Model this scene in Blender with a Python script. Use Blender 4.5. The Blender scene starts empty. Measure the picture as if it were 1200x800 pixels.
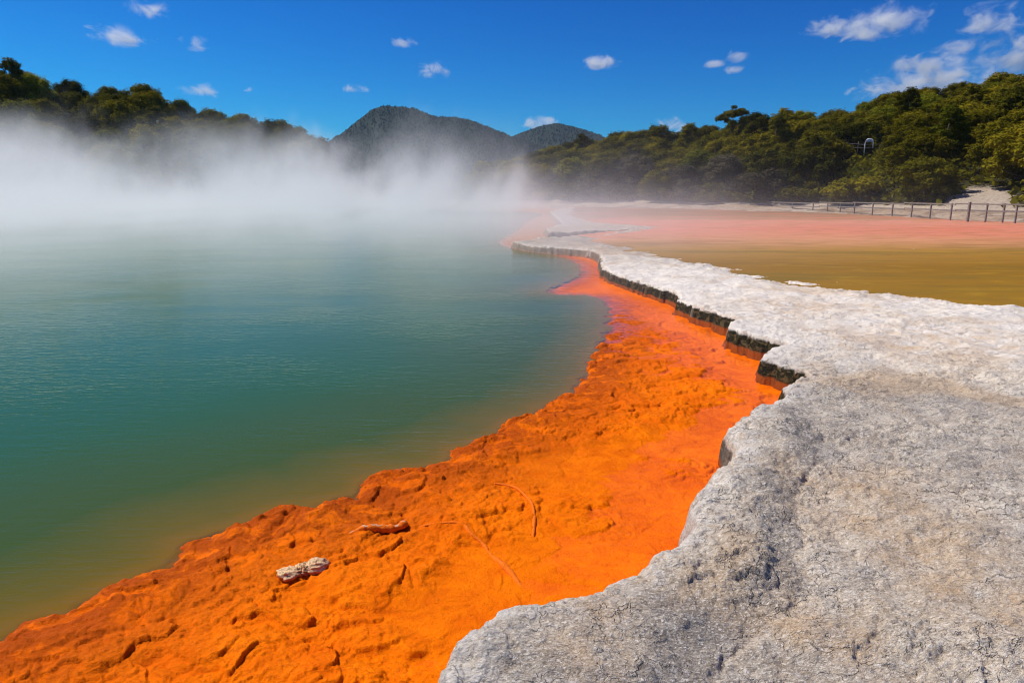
import bpy, math, random
import numpy as np
from mathutils import Vector, Matrix

random.seed(7)
S = bpy.context.scene
COL = S.collection
rad = math.radians

# ------------------------------------------------------------------ camera
W, H, F = 1200.0, 800.0, 800.0
EYE = 1.8
PITCH = math.atan(176.0 / F)
cam = bpy.data.cameras.new('camera')
cam.sensor_width = 36.0
cam.lens = 36.0 * F / W
cam.clip_start = 0.05
cam.clip_end = 12000
cam_ob = bpy.data.objects.new('camera', cam)
COL.objects.link(cam_ob)
cam_ob.location = (0, 0, EYE)
cam_ob.rotation_euler = (math.pi / 2 - PITCH, 0, 0)
S.camera = cam_ob
cp, sp = math.cos(PITCH), math.sin(PITCH)


def ray(u, v):
    x, y = (u - W / 2) / F, (H / 2 - v) / F
    return Vector((x, cp + y * sp, y * cp - sp))


def gp(u, v, z=0.0):
    """where the sight line through a photo pixel meets the level z"""
    d = ray(u, v)
    t = (z - EYE) / d.z
    return (d.x * t, d.y * t)


def az_el(u, v):
    d = ray(u, v)
    return math.atan2(d.x, d.y), d.z / math.hypot(d.x, d.y)


# ------------------------------------------------------------------ numpy noise
_rng = np.random.RandomState(3)
_PERM = _rng.permutation(4096)
_GA = _rng.rand(4096) * 2 * np.pi
_GX, _GY = np.cos(_GA), np.sin(_GA)


def pn(x, y, seed=0):
    xi, yi = np.floor(x), np.floor(y)
    xf, yf = x - xi, y - yi
    xi, yi = xi.astype(np.int64), yi.astype(np.int64)

    def g(ix, iy, dx, dy):
        h = _PERM[(_PERM[(ix + seed * 131) & 4095] + iy) & 4095]
        return _GX[h] * dx + _GY[h] * dy
    u = xf * xf * xf * (xf * (xf * 6 - 15) + 10)
    v = yf * yf * yf * (yf * (yf * 6 - 15) + 10)
    a = g(xi, yi, xf, yf)
    b = g(xi + 1, yi, xf - 1, yf)
    c = g(xi, yi + 1, xf, yf - 1)
    d = g(xi + 1, yi + 1, xf - 1, yf - 1)
    return 1.4 * ((a + (b - a) * u) + ((c + (d - c) * u) - (a + (b - a) * u)) * v)


def fbm(x, y, o=4, seed=0, gain=0.5, lac=2.03):
    s, a = 0.0, 1.0
    for i in range(o):
        s = s + a * pn(x, y, seed + i)
        x, y, a = x * lac + 13.7, y * lac - 7.1, a * gain
    return s


def billow(x, y, o=3, seed=0, gain=0.5):
    s, a = 0.0, 1.0
    for i in range(o):
        s = s + a * np.abs(pn(x, y, seed + i))
        x, y, a = x * 2.1 + 5.2, y * 2.1 + 1.3, a * gain
    return s


def worley(x, y, seed=0):
    xi, yi = np.floor(x).astype(np.int64), np.floor(y).astype(np.int64)
    d1 = np.full(x.shape, 9.0)
    for i in (-1, 0, 1):
        for j in (-1, 0, 1):
            cx, cy = xi + i, yi + j
            h = _PERM[(_PERM[(cx + seed * 57) & 4095] + cy) & 4095]
            px, py = cx + (h % 64) / 64.0, cy + (h // 64) / 64.0
            d1 = np.minimum(d1, np.hypot(x - px, y - py))
    return d1


def sst(a, b, x):
    t = np.clip((x - a) / (b - a), 0, 1)
    return t * t * (3 - 2 * t)


def plates(n, k, sharp=0.16):
    """turn a smooth field into overlapping plates with one steep side"""
    q = n * k
    f = np.floor(q)
    return (f + sst(1 - sharp, 1.0, q - f) + 0.25 * (q - f)) / k


def lobes(x, y, keep, seed, dirx=0.6, diry=-0.8, steep=0.12, tilt=0.65):
    """overlapping pancakes that swell towards one side and end there in a small scarp"""
    xi, yi = np.floor(x).astype(np.int64), np.floor(y).astype(np.int64)
    out = np.zeros(x.shape)
    for i in (-1, 0, 1):
        for j in (-1, 0, 1):
            cx, cy = xi + i, yi + j
            h = _PERM[(_PERM[(cx + seed * 57) & 4095] + cy) & 4095]
            h2 = _PERM[(h + 77) & 4095]
            px, py = cx + 0.15 + 0.7 * (h % 64) / 64.0, cy + 0.15 + 0.7 * (h // 64) / 64.0
            R = 0.45 + 0.5 * (h2 % 64) / 64.0
            dx, dy = x - px, y - py
            d = np.hypot(dx, dy) / R
            t = (dx * dirx + dy * diry) / R
            hh = (0.5 + 0.5 * (h2 // 64) / 64.0) * (1 - tilt + tilt * (0.5 + 0.5 * t)) * sst(1.0, 1.0 - steep * 2, d)
            out = np.maximum(out, np.where((h2 * 7 % 97) / 97.0 < keep, hh, 0))
    return out


def smooth_line(pts, n=4):
    p = np.array(pts, float)
    q = []
    for i in range(len(p) - 1):
        p0, p1, p2, p3 = p[max(i - 1, 0)], p[i], p[i + 1], p[min(i + 2, len(p) - 1)]
        for t in np.arange(n) / n:
            q.append(0.5 * (2 * p1 + (p2 - p0) * t + (2 * p0 - 5 * p1 + 4 * p2 - p3) * t ** 2 + (3 * p1 - p0 - 3 * p2 + p3) * t ** 3))
    q.append(p[-1])
    return np.array(q)


def sdist(poly, x, y):
    """signed distance to a closed outline, positive inside"""
    shp = x.shape
    x, y = x.ravel(), y.ravel()
    d2 = np.full(x.shape, 1e12)
    ins = np.zeros(x.shape, bool)
    for (ax, ay), (bx, by) in zip(poly, np.roll(poly, -1, 0)):
        ex, ey = bx - ax, by - ay
        L = ex * ex + ey * ey
        if L < 1e-12:
            continue
        t = np.clip(((x - ax) * ex + (y - ay) * ey) / L, 0, 1)
        d2 = np.minimum(d2, (x - ax - t * ex) ** 2 + (y - ay - t * ey) ** 2)
        if ay != by:
            c = ((ay > y) != (by > y)) & (x < ex * (y - ay) / (by - ay) + ax)
            ins ^= c
    d = np.sqrt(d2)
    return np.where(ins, d, -d).reshape(shp)


# ------------------------------------------------------------------ outlines of the place (metres)
TZ = 0.20          # top of the sinter terrace above the pool
edge_px = [(602, 283), (622, 287.5), (650, 289.5), (680, 291.5), (700, 295), (707, 303), (706, 309), (716, 318), (745, 328), (780, 338),
           (797, 343), (797, 350), (815, 357), (840, 365), (868, 374), (858, 377), (857, 383), (880, 391), (905, 397), (926, 404), (911, 407),
           (899, 411), (897, 418), (912, 424), (932, 430), (951, 437), (945, 443), (928, 448), (919, 453), (921, 461), (906, 467), (882, 478),
           (862, 495), (851, 510), (859, 527), (853, 541), (834, 560), (820, 577), (806, 594), (803, 605), (811, 620), (802, 634), (772, 651),
           (742, 674), (700, 690), (650, 705), (598, 716), (562, 737), (541, 752), (529, 775), (514, 800)]
edge = [gp(u, v, TZ) for u, v in edge_px]
edge = smooth_line(edge + [(-0.42, 1.6), (-0.75, 1.1), (-1.4, 0.4), (-2.6, -1.0), (-4.5, -6.0)], 4)
far_strip = [gp(u, v, TZ) for u, v in ((640, 279), (690, 276), (740, 268), (690, 270), (645, 272), (640, 268), (660, 262))]
TERRACE = np.vstack([edge, [(90, -6), (90, 72), (6, 72), (3.0, 55)], np.array(far_strip)[::-1]])

rim_px = [(0, 768), (16, 755), (44, 737), (84, 731), (104, 714), (148, 693), (188, 675), (209, 670), (218, 656), (240, 636), (274, 630), (299, 629),
          (309, 615), (330, 608), (379, 610), (386, 596), (404, 590), (431, 588), (438, 574), (454, 562), (484, 558), (529, 546), (544, 531), (574, 520),
          (599, 508), (609, 498), (640, 485), (660, 470), (680, 460), (693, 440), (700, 418), (713, 396), (720, 376), (710, 352), (690, 346), (646, 342),
          (664, 331), (684, 321), (674, 306), (642, 297), (615, 293), (598, 290), (588, 286), (586, 282), (596, 276), (608, 268), (620, 258)]
rim = [gp(u, v, 0.0) for u, v in rim_px]
x0, y0 = rim[0]
rim = smooth_line([(x0 - 2.2, y0 - 3.5), (x0 - 0.9, y0 - 1.1)] + rim + [(2, 60), (-8, 76)], 4)
POOL = np.vstack([rim, [(-30, 80), (-60, 74), (-75, 50), (-70, 20), (-50, 2), (-20, -4)]])

near_flat = [gp(u, v, 0.13) for u, v in ((700, 284), (760, 298), (800, 306), (830, 312), (880, 324), (960, 336), (1040, 346), (1130, 356), (1200, 364), (1300, 380))]
FLAT = np.vstack([smooth_line(near_flat, 4), [(40, 8), (80, 10), (80, 50), (45, 48), (32, 52), (24, 62), (15, 72), (7, 76), (4, 50), gp(700, 262, .13), gp(770, 266, .13), gp(745, 271, .13), gp(690, 278, .13)]])

scarp_px = [(945, 470), (950, 500), (962, 530), (942, 552), (930, 580), (934, 615), (930, 650), (938, 690), (915, 715), (880, 738), (850, 752), (828, 775), (815, 800)]
lip = [gp(u, v, TZ) for u, v in scarp_px]
LIP = np.vstack([smooth_line(lip, 3), [gp(700, 850, TZ), gp(450, 830, TZ), gp(500, 700, TZ), gp(760, 600, TZ), gp(800, 480, TZ)]])
scarp2_px = [(858, 383), (900, 385), (930, 396), (940, 402), (926, 404)]


# ------------------------------------------------------------------ mesh helpers
def mesh_np(name, verts, faces, mats, parent=None, attrs=None, smooth=True, label=None, cat=None, kind=None, group=None):
    me = bpy.data.meshes.new(name)
    verts = np.ascontiguousarray(verts, dtype=np.float32)
    if isinstance(faces, np.ndarray):
        k = faces.shape[1]
        me.vertices.add(len(verts))
        me.vertices.foreach_set('co', verts.ravel())
        me.loops.add(faces.size)
        me.loops.foreach_set('vertex_index', np.ascontiguousarray(faces, dtype=np.int32).ravel())
        me.polygons.add(len(faces))
        me.polygons.foreach_set('loop_start', np.arange(0, faces.size, k, dtype=np.int32))
        me.polygons.foreach_set('loop_total', np.full(len(faces), k, dtype=np.int32))
        me.update(calc_edges=True)
    else:
        me.from_pydata(verts.tolist(), [], faces)
    me.validate()
    me.polygons.foreach_set('use_smooth', np.full(len(me.polygons), smooth, dtype=bool))
    for k, v in (attrs or {}).items():
        a = me.attributes.new(k, 'FLOAT', 'POINT')
        a.data.foreach_set('value', np.ascontiguousarray(v, dtype=np.float32))
    for m in (mats if isinstance(mats, (list, tuple)) else [mats]):
        me.materials.append(m)
    o = bpy.data.objects.new(name, me)
    COL.objects.link(o)
    if parent:
        o.parent = parent
    tag(o, label, cat, group, kind)
    return o


def tag(o, label=None, cat=None, group=None, kind=None):
    for k, v in (('label', label), ('category', cat), ('group', group), ('kind', kind)):
        if v:
            o[k] = v
    return o


def empty(name, loc, label, cat, group=None, rz=0.0):
    o = bpy.data.objects.new(name, None)
    COL.objects.link(o)
    o.location = loc
    o.rotation_euler = (0, 0, rz)
    o.empty_display_size = 0.3
    return tag(o, label, cat, group)


def grid_faces(nr, nc, keep=None):
    i = np.arange(nr * nc).reshape(nr, nc)
    q = np.stack([i[:-1, :-1], i[:-1, 1:], i[1:, 1:], i[1:, :-1]], -1)
    if keep is not None:
        k = keep[:-1, :-1] | keep[:-1, 1:] | keep[1:, 1:] | keep[1:, :-1]
        q = q[k]
    return q.reshape(-1, 4)


def compact(v, f, attrs):
    used = np.unique(f)
    m = np.zeros(len(v), np.int64)
    m[used] = np.arange(len(used))
    return v[used], m[f], {k: a[used] for k, a in attrs.items()}


def boxes(lst):
    """list of (centre, half sizes, rotation about z) -> verts, faces"""
    V, Fc = [], []
    for c, h, rz in lst:
        b = len(V)
        cs, sn = math.cos(rz), math.sin(rz)
        for dx, dy, dz in ((-1, -1, -1), (1, -1, -1), (1, 1, -1), (-1, 1, -1), (-1, -1, 1), (1, -1, 1), (1, 1, 1), (-1, 1, 1)):
            x, y, z = dx * h[0], dy * h[1], dz * h[2]
            V.append((c[0] + x * cs - y * sn, c[1] + x * sn + y * cs, c[2] + z))
        Fc += [[b + k for k in q] for q in ((0, 3, 2, 1), (4, 5, 6, 7), (0, 1, 5, 4), (1, 2, 6, 5), (2, 3, 7, 6), (3, 0, 4, 7))]
    return V, Fc


def tube(pts, rads, n=8, jit=0.0, seed=0, V=None, Fc=None):
    V = [] if V is None else V
    Fc = [] if Fc is None else Fc
    rr = random.Random(seed)
    b0 = len(V)
    P = [Vector(p) for p in pts]
    for i, p in enumerate(P):
        d = (P[min(i + 1, len(P) - 1)] - P[max(i - 1, 0)]).normalized()
        a = d.cross(Vector((0.13, 0.21, 1) if abs(d.z) < .9 else (1, 0.1, 0.2))).normalized()
        b = d.cross(a)
        for k in range(n):
            t = 2 * math.pi * k / n
            r = rads[i] * (1 + jit * (rr.random() - .5) * 2)
            V.append(tuple(p + (a * math.cos(t) + b * math.sin(t)) * r))
    for i in range(len(P) - 1):
        for k in range(n):
            k2 = (k + 1) % n
            Fc.append([b0 + i * n + k, b0 + i * n + k2, b0 + (i + 1) * n + k2, b0 + (i + 1) * n + k])
    Fc.append([b0 + k for k in range(n)][::-1])
    Fc.append([b0 + (len(P) - 1) * n + k for k in range(n)])
    return V, Fc


# ------------------------------------------------------------------ node helpers
class E:
    """a socket one can do arithmetic with (shader and geometry trees)"""
    def __init__(s, t, sock):
        s.t, s.s = t, sock

    def _m(s, op, *o, clamp=False):
        n = s.t.nodes.new('ShaderNodeMath')
        n.operation = op
        n.use_clamp = clamp
        for i, v in enumerate((s,) + o):
            if isinstance(v, E):
                s.t.links.new(v.s, n.inputs[i])
            else:
                n.inputs[i].default_value = v
        return E(s.t, n.outputs[0])

    def __add__(s, o): return s._m('ADD', o)
    def __sub__(s, o): return s._m('SUBTRACT', o)
    def __mul__(s, o): return s._m('MULTIPLY', o)
    def __truediv__(s, o): return s._m('DIVIDE', o)
    def __rsub__(s, o): return (s * -1.0) + o
    __radd__ = __add__
    __rmul__ = __mul__
    def exp(s): return E.const(s.t, 2.718281828)._m('POWER', s)
    def pow(s, k): return s._m('POWER', k)
    def max(s, k): return s._m('MAXIMUM', k)
    def min(s, k): return s._m('MINIMUM', k)
    def clamp(s): return s._m('ADD', 0.0, clamp=True)

    def step(s, a, b):
        n = s.t.nodes.new('ShaderNodeMapRange')
        n.interpolation_type = 'SMOOTHSTEP'
        for k, v in ((0, s), (1, a), (2, b)):
            if isinstance(v, E):
                s.t.links.new(v.s, n.inputs[k])
            else:
                n.inputs[k].default_value = v
        return E(s.t, n.outputs[0])

    @staticmethod
    def const(t, v):
        n = t.nodes.new('ShaderNodeValue')
        n.outputs[0].default_value = v
        return E(t, n.outputs[0])


class Mat:
    def __init__(s, name):
        s.m = bpy.data.materials.new(name)
        s.m.use_nodes = True
        s.t = s.m.node_tree
        s.t.nodes.clear()
        s.out = s.t.nodes.new('ShaderNodeOutputMaterial')

    def node(s, kind, **kw):
        n = s.t.nodes.new(kind)
        for k, v in kw.items():
            setattr(n, k, v)
        return n

    def put(s, sock, v):
        if isinstance(v, E):
            s.t.links.new(v.s, sock)
        elif hasattr(v, 'is_output') or isinstance(v, bpy.types.NodeSocket):
            s.t.links.new(v, sock)
        elif v is not None:
            if sock.type == 'RGBA' and len(v) == 3:
                v = (*v, 1)
            sock.default_value = v

    def pos(s):
        return s.node('ShaderNodeNewGeometry').outputs['Position']

    def obj(s):
        return s.node('ShaderNodeTexCoord').outputs['Object']

    def attr(s, name):
        return E(s.t, s.node('ShaderNodeAttribute', attribute_name=name).outputs['Fac'])

    def xyz(s, vec):
        n = s.node('ShaderNodeSeparateXYZ')
        s.t.links.new(vec, n.inputs[0])
        return [E(s.t, o) for o in n.outputs]

    def scale(s, vec, sc, loc=(0, 0, 0)):
        n = s.node('ShaderNodeMapping')
        s.t.links.new(vec, n.inputs[0])
        n.inputs['Scale'].default_value = sc
        n.inputs['Location'].default_value = loc
        return n.outputs[0]

    def noise(s, vec, scale, detail=4, rough=0.55, dist=0.0):
        n = s.node('ShaderNodeTexNoise')
        s.t.links.new(vec, n.inputs['Vector'])
        n.inputs['Scale'].default_value = scale
        n.inputs['Detail'].default_value = detail
        n.inputs['Roughness'].default_value = rough
        n.inputs['Distortion'].default_value = dist
        return E(s.t, n.outputs[0])

    def voro(s, vec, scale, feature='F1'):
        n = s.node('ShaderNodeTexVoronoi', feature=feature)
        s.t.links.new(vec, n.inputs['Vector'])
        n.inputs['Scale'].default_value = scale
        return E(s.t, n.outputs[0])

    def mix(s, f, a, b):
        n = s.node('ShaderNodeMix', data_type='RGBA')
        s.put(n.inputs[0], f)
        s.put(n.inputs[6], a)
        s.put(n.inputs[7], b)
        return n.outputs[2]

    def ramp(s, f, stops):
        n = s.node('ShaderNodeValToRGB')
        s.put(n.inputs[0], f)
        while len(n.color_ramp.elements) < len(stops):
            n.color_ramp.elements.new(0.5)
        for e, (p, c) in zip(n.color_ramp.elements, stops):
            e.position = p
            e.color = (*c, 1)
        return n.outputs[0]

    def bump(s, h, strength, dist, normal=None):
        n = s.node('ShaderNodeBump')
        n.inputs['Strength'].default_value = strength
        n.inputs['Distance'].default_value = dist
        s.put(n.inputs['Height'], h)
        if normal is not None:
            s.put(n.inputs['Normal'], normal)
        return n.outputs[0]

    def principled(s, color, rough=0.8, normal=None, spec=0.3, **kw):
        n = s.node('ShaderNodeBsdfPrincipled')
        s.put(n.inputs['Base Color'], color)
        s.put(n.inputs['Roughness'], rough)
        s.put(n.inputs['Specular IOR Level'], spec)
        s.put(n.inputs['Normal'], normal)
        s.t.links.new(n.outputs[0], s.out.inputs[0])
        return n

    def shader(s, kind, color=None, normal=None, **kw):
        n = s.node(kind)
        if color is not None:
            s.put(n.inputs['Color'], color)
        if normal is not None:
            s.put(n.inputs['Normal'], normal)
        for k, v in kw.items():
            s.put(n.inputs[k], v)
        return n.outputs[0]

    def mixs(s, f, a, b):
        n = s.node('ShaderNodeMixShader')
        s.put(n.inputs[0], f)
        s.t.links.new(a, n.inputs[1])
        s.t.links.new(b, n.inputs[2])
        return n.outputs[0]

    def surface(s, sh):
        s.t.links.new(sh, s.out.inputs['Surface'])
        return s.m


# ------------------------------------------------------------------ materials
def mat_terrace():
    m = Mat('sinter')
    P = m.pos()
    x, y, z = m.xyz(P)
    ed = m.attr('edge')
    Pw = m.scale(P, (1, 1, 2.0))
    n1 = m.noise(Pw, 0.55, 5, 0.6)
    n2 = m.noise(Pw, 2.2, 6, 0.65, 0.6)
    n3 = m.noise(Pw, 14, 6, 0.7, 0.4)
    n4 = m.noise(Pw, 55, 4, 0.65)
    tan_ = m.noise(m.scale(P, (0.8, 0.8, 1), (3.1, 1.7, 0)), 0.9, 5, 0.6, 0.5)
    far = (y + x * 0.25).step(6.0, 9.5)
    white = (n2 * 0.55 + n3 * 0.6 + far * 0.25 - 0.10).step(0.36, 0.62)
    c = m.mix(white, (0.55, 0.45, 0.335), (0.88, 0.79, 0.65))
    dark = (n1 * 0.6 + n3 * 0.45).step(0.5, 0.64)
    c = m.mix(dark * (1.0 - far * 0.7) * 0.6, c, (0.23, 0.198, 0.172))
    c = m.mix(tan_.step(0.47, 0.62) * 0.6, c, (0.56, 0.405, 0.25))
    c = m.mix(m.attr('grey') * (n3 * 0.8 + 0.25), c, (0.19, 0.168, 0.150))
    c = m.mix(m.attr('tan') * (n3 * 0.6 + 0.4), c, (0.60, 0.41, 0.235))
    fk = m.noise(m.scale(P, (1, 1.9, 1)), 26, 5, 0.7, 1.2)
    c = m.mix(fk.step(0.54, 0.66) * (0.35 + 0.4 * n2), c, (0.82, 0.76, 0.68))
    c = m.mix(fk.step(0.44, 0.36) * 0.55, c, (0.17, 0.142, 0.118))
    c = m.mix(n4.step(0.41, 0.33) * 0.5, c, (0.12, 0.10, 0.085))
    lipm = ed.step(0.25, 0.02) * n3.step(0.35, 0.6)
    c = m.mix(lipm * 0.5, c, (0.66, 0.64, 0.60))
    # algae grown on the wet face above the waterline, and orange crust below it
    an = m.noise(m.scale(P, (1, 1, 2.0)), 11, 5, 0.65, 0.6)
    face = ed.step(0.03, 0.0)
    alg = face * (z + an * 0.09).step(0.225, 0.19) * m.attr('algae')
    c = m.mix(alg, c, m.mix(an.step(0.48, 0.62), (0.012, 0.015, 0.006), (0.12, 0.085, 0.035)))
    rust = face * (z + an * 0.06).step(0.072, 0.045)
    c = m.mix(rust, c, (0.32, 0.075, 0.012))
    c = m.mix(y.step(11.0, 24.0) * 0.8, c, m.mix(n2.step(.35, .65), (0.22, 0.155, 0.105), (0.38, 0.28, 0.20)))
    fk2 = m.noise(m.scale(P, (1, 1.7, 1), (4, 9, 2)), 70, 4, 0.7, 1.0)
    vd = m.node('ShaderNodeTexVoronoi', feature='DISTANCE_TO_EDGE')
    vw = m.node('ShaderNodeVectorMath', operation='ADD')
    m.t.links.new(m.scale(P, (1, 1.5, 1)), vw.inputs[0])
    nzv = m.node('ShaderNodeTexNoise')
    m.t.links.new(P, nzv.inputs['Vector'])
    nzv.inputs['Scale'].default_value = 9
    nzv.inputs['Detail'].default_value = 5
    vs_ = m.node('ShaderNodeVectorMath', operation='SCALE')
    m.t.links.new(nzv.outputs['Color'], vs_.inputs[0])
    vs_.inputs['Scale'].default_value = 0.25
    m.t.links.new(vs_.outputs[0], vw.inputs[1])
    m.t.links.new(vw.outputs[0], vd.inputs['Vector'])
    vd.inputs['Scale'].default_value = 5.5
    crack = E(m.t, vd.outputs[0]).step(0.028, 0.004) * n2.step(0.46, 0.58)
    c = m.mix(fk2.step(0.53, 0.59) * 0.75 * (1.0 - face), c, (0.84, 0.79, 0.71))
    c = m.mix(fk2.step(0.43, 0.38) * 0.55, c, (0.12, 0.095, 0.074))
    c = m.mix(crack * 0.45, c, (0.10, 0.082, 0.066))
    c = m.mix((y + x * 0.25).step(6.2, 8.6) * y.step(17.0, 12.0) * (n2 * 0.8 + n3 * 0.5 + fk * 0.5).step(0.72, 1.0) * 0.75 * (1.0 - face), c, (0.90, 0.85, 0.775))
    c = m.mix(lipm * 0.45 * (1.0 - face), c, (0.80, 0.745, 0.66))
    c = m.mix(m.attr('tan') * (n3 * 0.5 + 0.2) * (1.0 - face), c, (0.62, 0.42, 0.235))
    c = m.mix(tan_.step(0.50, 0.64) * 0.28 * (1.0 - face), c, (0.60, 0.42, 0.25))
    hb = n3 * 0.35 + n4 * 0.15 + fk * 0.6 + fk2 * 0.35 - crack * 0.5
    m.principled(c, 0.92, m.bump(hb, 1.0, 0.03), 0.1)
    return m.m


def mat_shelf():
    m = Mat('orange_crust')
    P = m.pos()
    n1 = m.noise(P, 0.9, 5, 0.6, 0.5)
    n2 = m.noise(P, 6, 5, 0.65, 0.8)
    n3 = m.noise(P, 42, 4, 0.65)
    rimd = m.attr('rim')
    c = m.mix((n1 * 0.5 + n2 * 0.5).step(0.36, 0.62), (0.70, 0.118, 0.0003), (0.90, 0.190, 0.0003))
    c = m.mix(rimd.step(0.85, 0.0) * n2.step(0.32, 0.54) * 0.85, c, (0.31, 0.045, 0.003))
    c = m.mix(m.attr('rough') * (n3 * 0.6 + n2 * 0.4).step(0.5, 0.64) * 0.45, c, (0.33, 0.05, 0.004))
    c = m.mix(n3.step(0.40, 0.28) * 0.4, c, (0.36, 0.055, 0.006))
    yy = m.xyz(P)[1]
    c = m.mix(yy.step(17.0, 27.0) * 0.9, c, m.mix(n2.step(.35, .65), (0.38, 0.20, 0.10), (0.46, 0.28, 0.17)))  # far shelf dulled towards tan; the steam's veil is put into its colour
    n5 = m.noise(m.scale(P, (1, 1.7, 1)), 75, 4, 0.65, 0.8)
    hb = n2 * 0.4 + n3 * 0.4 + n5 * 0.35
    c = m.mix(n5.step(0.42, 0.34) * 0.45, c, (0.30, 0.04, 0.002))
    m.principled(c, 0.7, m.bump(hb, 1.0, 0.018), 0.03)
    return m.m


def ripple(m, P, a=1.0):
    w1 = m.noise(m.scale(P, (2.2, 7.0, 1)), 1.5, 3, 0.6, 0.3)
    w2 = m.noise(m.scale(P, (5, 11, 1), (3, 5, 0)), 2.2, 2, 0.5)
    big = m.noise(m.scale(P, (0.25, 0.4, 1)), 1.0, 2)
    return m.bump((w1 * 0.7 + w2 * 0.3) * big.step(0.25, 0.7), 0.55 * a, 0.03)


def mat_pool():
    m = Mat('pool_water')
    P = m.pos()
    off = m.attr('offshore')
    nn = m.noise(m.scale(P, (0.5, 0.5, 1)), 0.8, 3, 0.5)
    o2 = off + (nn - 0.5) * (off * 0.9).min(1.6)
    c = m.ramp(o2 / 9.0, [(0.0, (0.22, 0.10, 0.002)), (0.028, (0.120, 0.088, 0.002)), (0.09, (0.046, 0.076, 0.003)),
                          (0.26, (0.028, 0.086, 0.012)), (0.58, (0.018, 0.096, 0.032)), (1.0, (0.017, 0.105, 0.048))])
    nb = ripple(m, P, 0.7)
    turb = (off + (nn - 0.5) * 0.12).step(-0.03, 0.14)
    clear = m.shader('ShaderNodeBsdfTransparent', (1.0, 0.97, 0.93))
    dif = m.shader('ShaderNodeBsdfDiffuse', c)
    body = m.mixs(turb, clear, dif)
    fr = m.node('ShaderNodeFresnel')
    fr.inputs['IOR'].default_value = 1.33
    m.t.links.new(nb, fr.inputs['Normal'])
    gl = m.shader('ShaderNodeBsdfGlossy', (1, 1, 1), nb, Roughness=0.07)
    return m.surface(m.mixs(E(m.t, fr.outputs[0]) * (off.step(-0.4, 0.1) * 0.5 + 0.26), body, gl))


def mat_flat():
    m = Mat('mineral_flat')
    P = m.pos()
    x, y, z = m.xyz(P)
    n1 = m.noise(m.scale(P, (0.05, 0.16, 1)), 1.0, 4, 0.6, 0.3)
    n2 = m.noise(m.scale(P, (0.5, 1.6, 1)), 1.6, 5, 0.65, 0.2)
    d = y + x * 0.10 + (n1 - 0.5) * (y * 0.30)
    c = m.ramp((d - 8.0) / 50.0, [(0.0, (0.28, 0.15, 0.008)), (0.17, (0.235, 0.112, 0.001)), (0.25, (0.34, 0.17, 0.02)), (0.34, (0.56, 0.25, 0.12)),
                                  (0.46, (0.60, 0.20, 0.12)), (0.66, (0.58, 0.235, 0.15)), (0.76, (0.34, 0.18, 0.09)), (1.0, (0.20, 0.11, 0.045))])
    n8 = m.noise(m.scale(P, (0.7, 2.6, 1), (5, 2, 0)), 0.9, 5, 0.7, 0.6)
    c = m.mix(n8.step(0.52, 0.64) * 0.55, c, (0.35, 0.20, 0.010))
    n9 = m.noise(m.scale(P, (0.12, 0.6, 1)), 1.0, 5, 0.65, 0.3)
    c = m.mix(n9.step(0.46, 0.66) * 0.7, c, m.mix(y.step(20.0, 28.0), (0.15, 0.105, 0.01), (0.62, 0.16, 0.09)))
    c = m.mix(n2.step(0.45, 0.7) * 0.4, c, (0.14, 0.085, 0.012))
    nb = ripple(m, P, 0.25)
    dif = m.shader('ShaderNodeBsdfDiffuse', c)
    fr = m.node('ShaderNodeFresnel')
    fr.inputs['IOR'].default_value = 1.33
    gl = m.shader('ShaderNodeBsdfGlossy', (1, 1, 1), nb, Roughness=0.25)
    return m.surface(m.mixs(E(m.t, fr.outputs[0]) * 0.10, dif, gl))


def mat_soil(name, a, b, sc=0.8, pale=None):
    m = Mat(name)
    P = m.pos()
    n = m.noise(P, sc, 5, 0.65)
    n2 = m.noise(P, sc * 9, 4, 0.6)
    c = m.mix((n * 0.6 + n2 * 0.4).step(0.35, 0.65), a, b)
    if pale:
        c = m.mix((m.attr('bare') + (n2 - 0.5) * 0.5).step(0.35, 0.6), c, m.mix(n2.step(0.3, 0.7), pale, tuple(k * .7 for k in pale)))
    m.principled(c, 0.95, m.bump(n2, 0.6, 0.2) if sc > 0.05 else None, 0.1)
    return m.m


def mat_leaf(name, dark, light, warm, scale=0.9):
    m = Mat(name)
    inf = m.node('ShaderNodeObjectInfo')
    r = E(m.t, inf.outputs['Random'])
    P = m.obj()
    n = m.noise(P, scale, 3, 0.5)
    n2 = m.noise(P, 7.0, 2, 0.5)
    c = m.mix((n * 0.7 + n2 * 0.3 + r * 0.5 - 0.25).step(0.3, 0.72), dark, light)
    c = m.mix((n2 * 0.6 + n * 0.4).step(0.52, 0.66) * r, c, warm)
    d = m.shader('ShaderNodeBsdfDiffuse', c)
    t = m.shader('ShaderNodeBsdfTranslucent', c)
    return m.surface(m.mixs(0.36, d, t))


def mat_simple(name, color, rough=0.8, sc=12, var=0.35):
    m = Mat(name)
    P = m.obj()
    n = m.noise(P, sc, 5, 0.65)
    c = m.mix(n.step(0.3, 0.7), tuple(k * (1 - var) for k in color), color)
    m.principled(c, rough, m.bump(n, 0.3, 0.02), 0.3)
    return m.m


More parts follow.
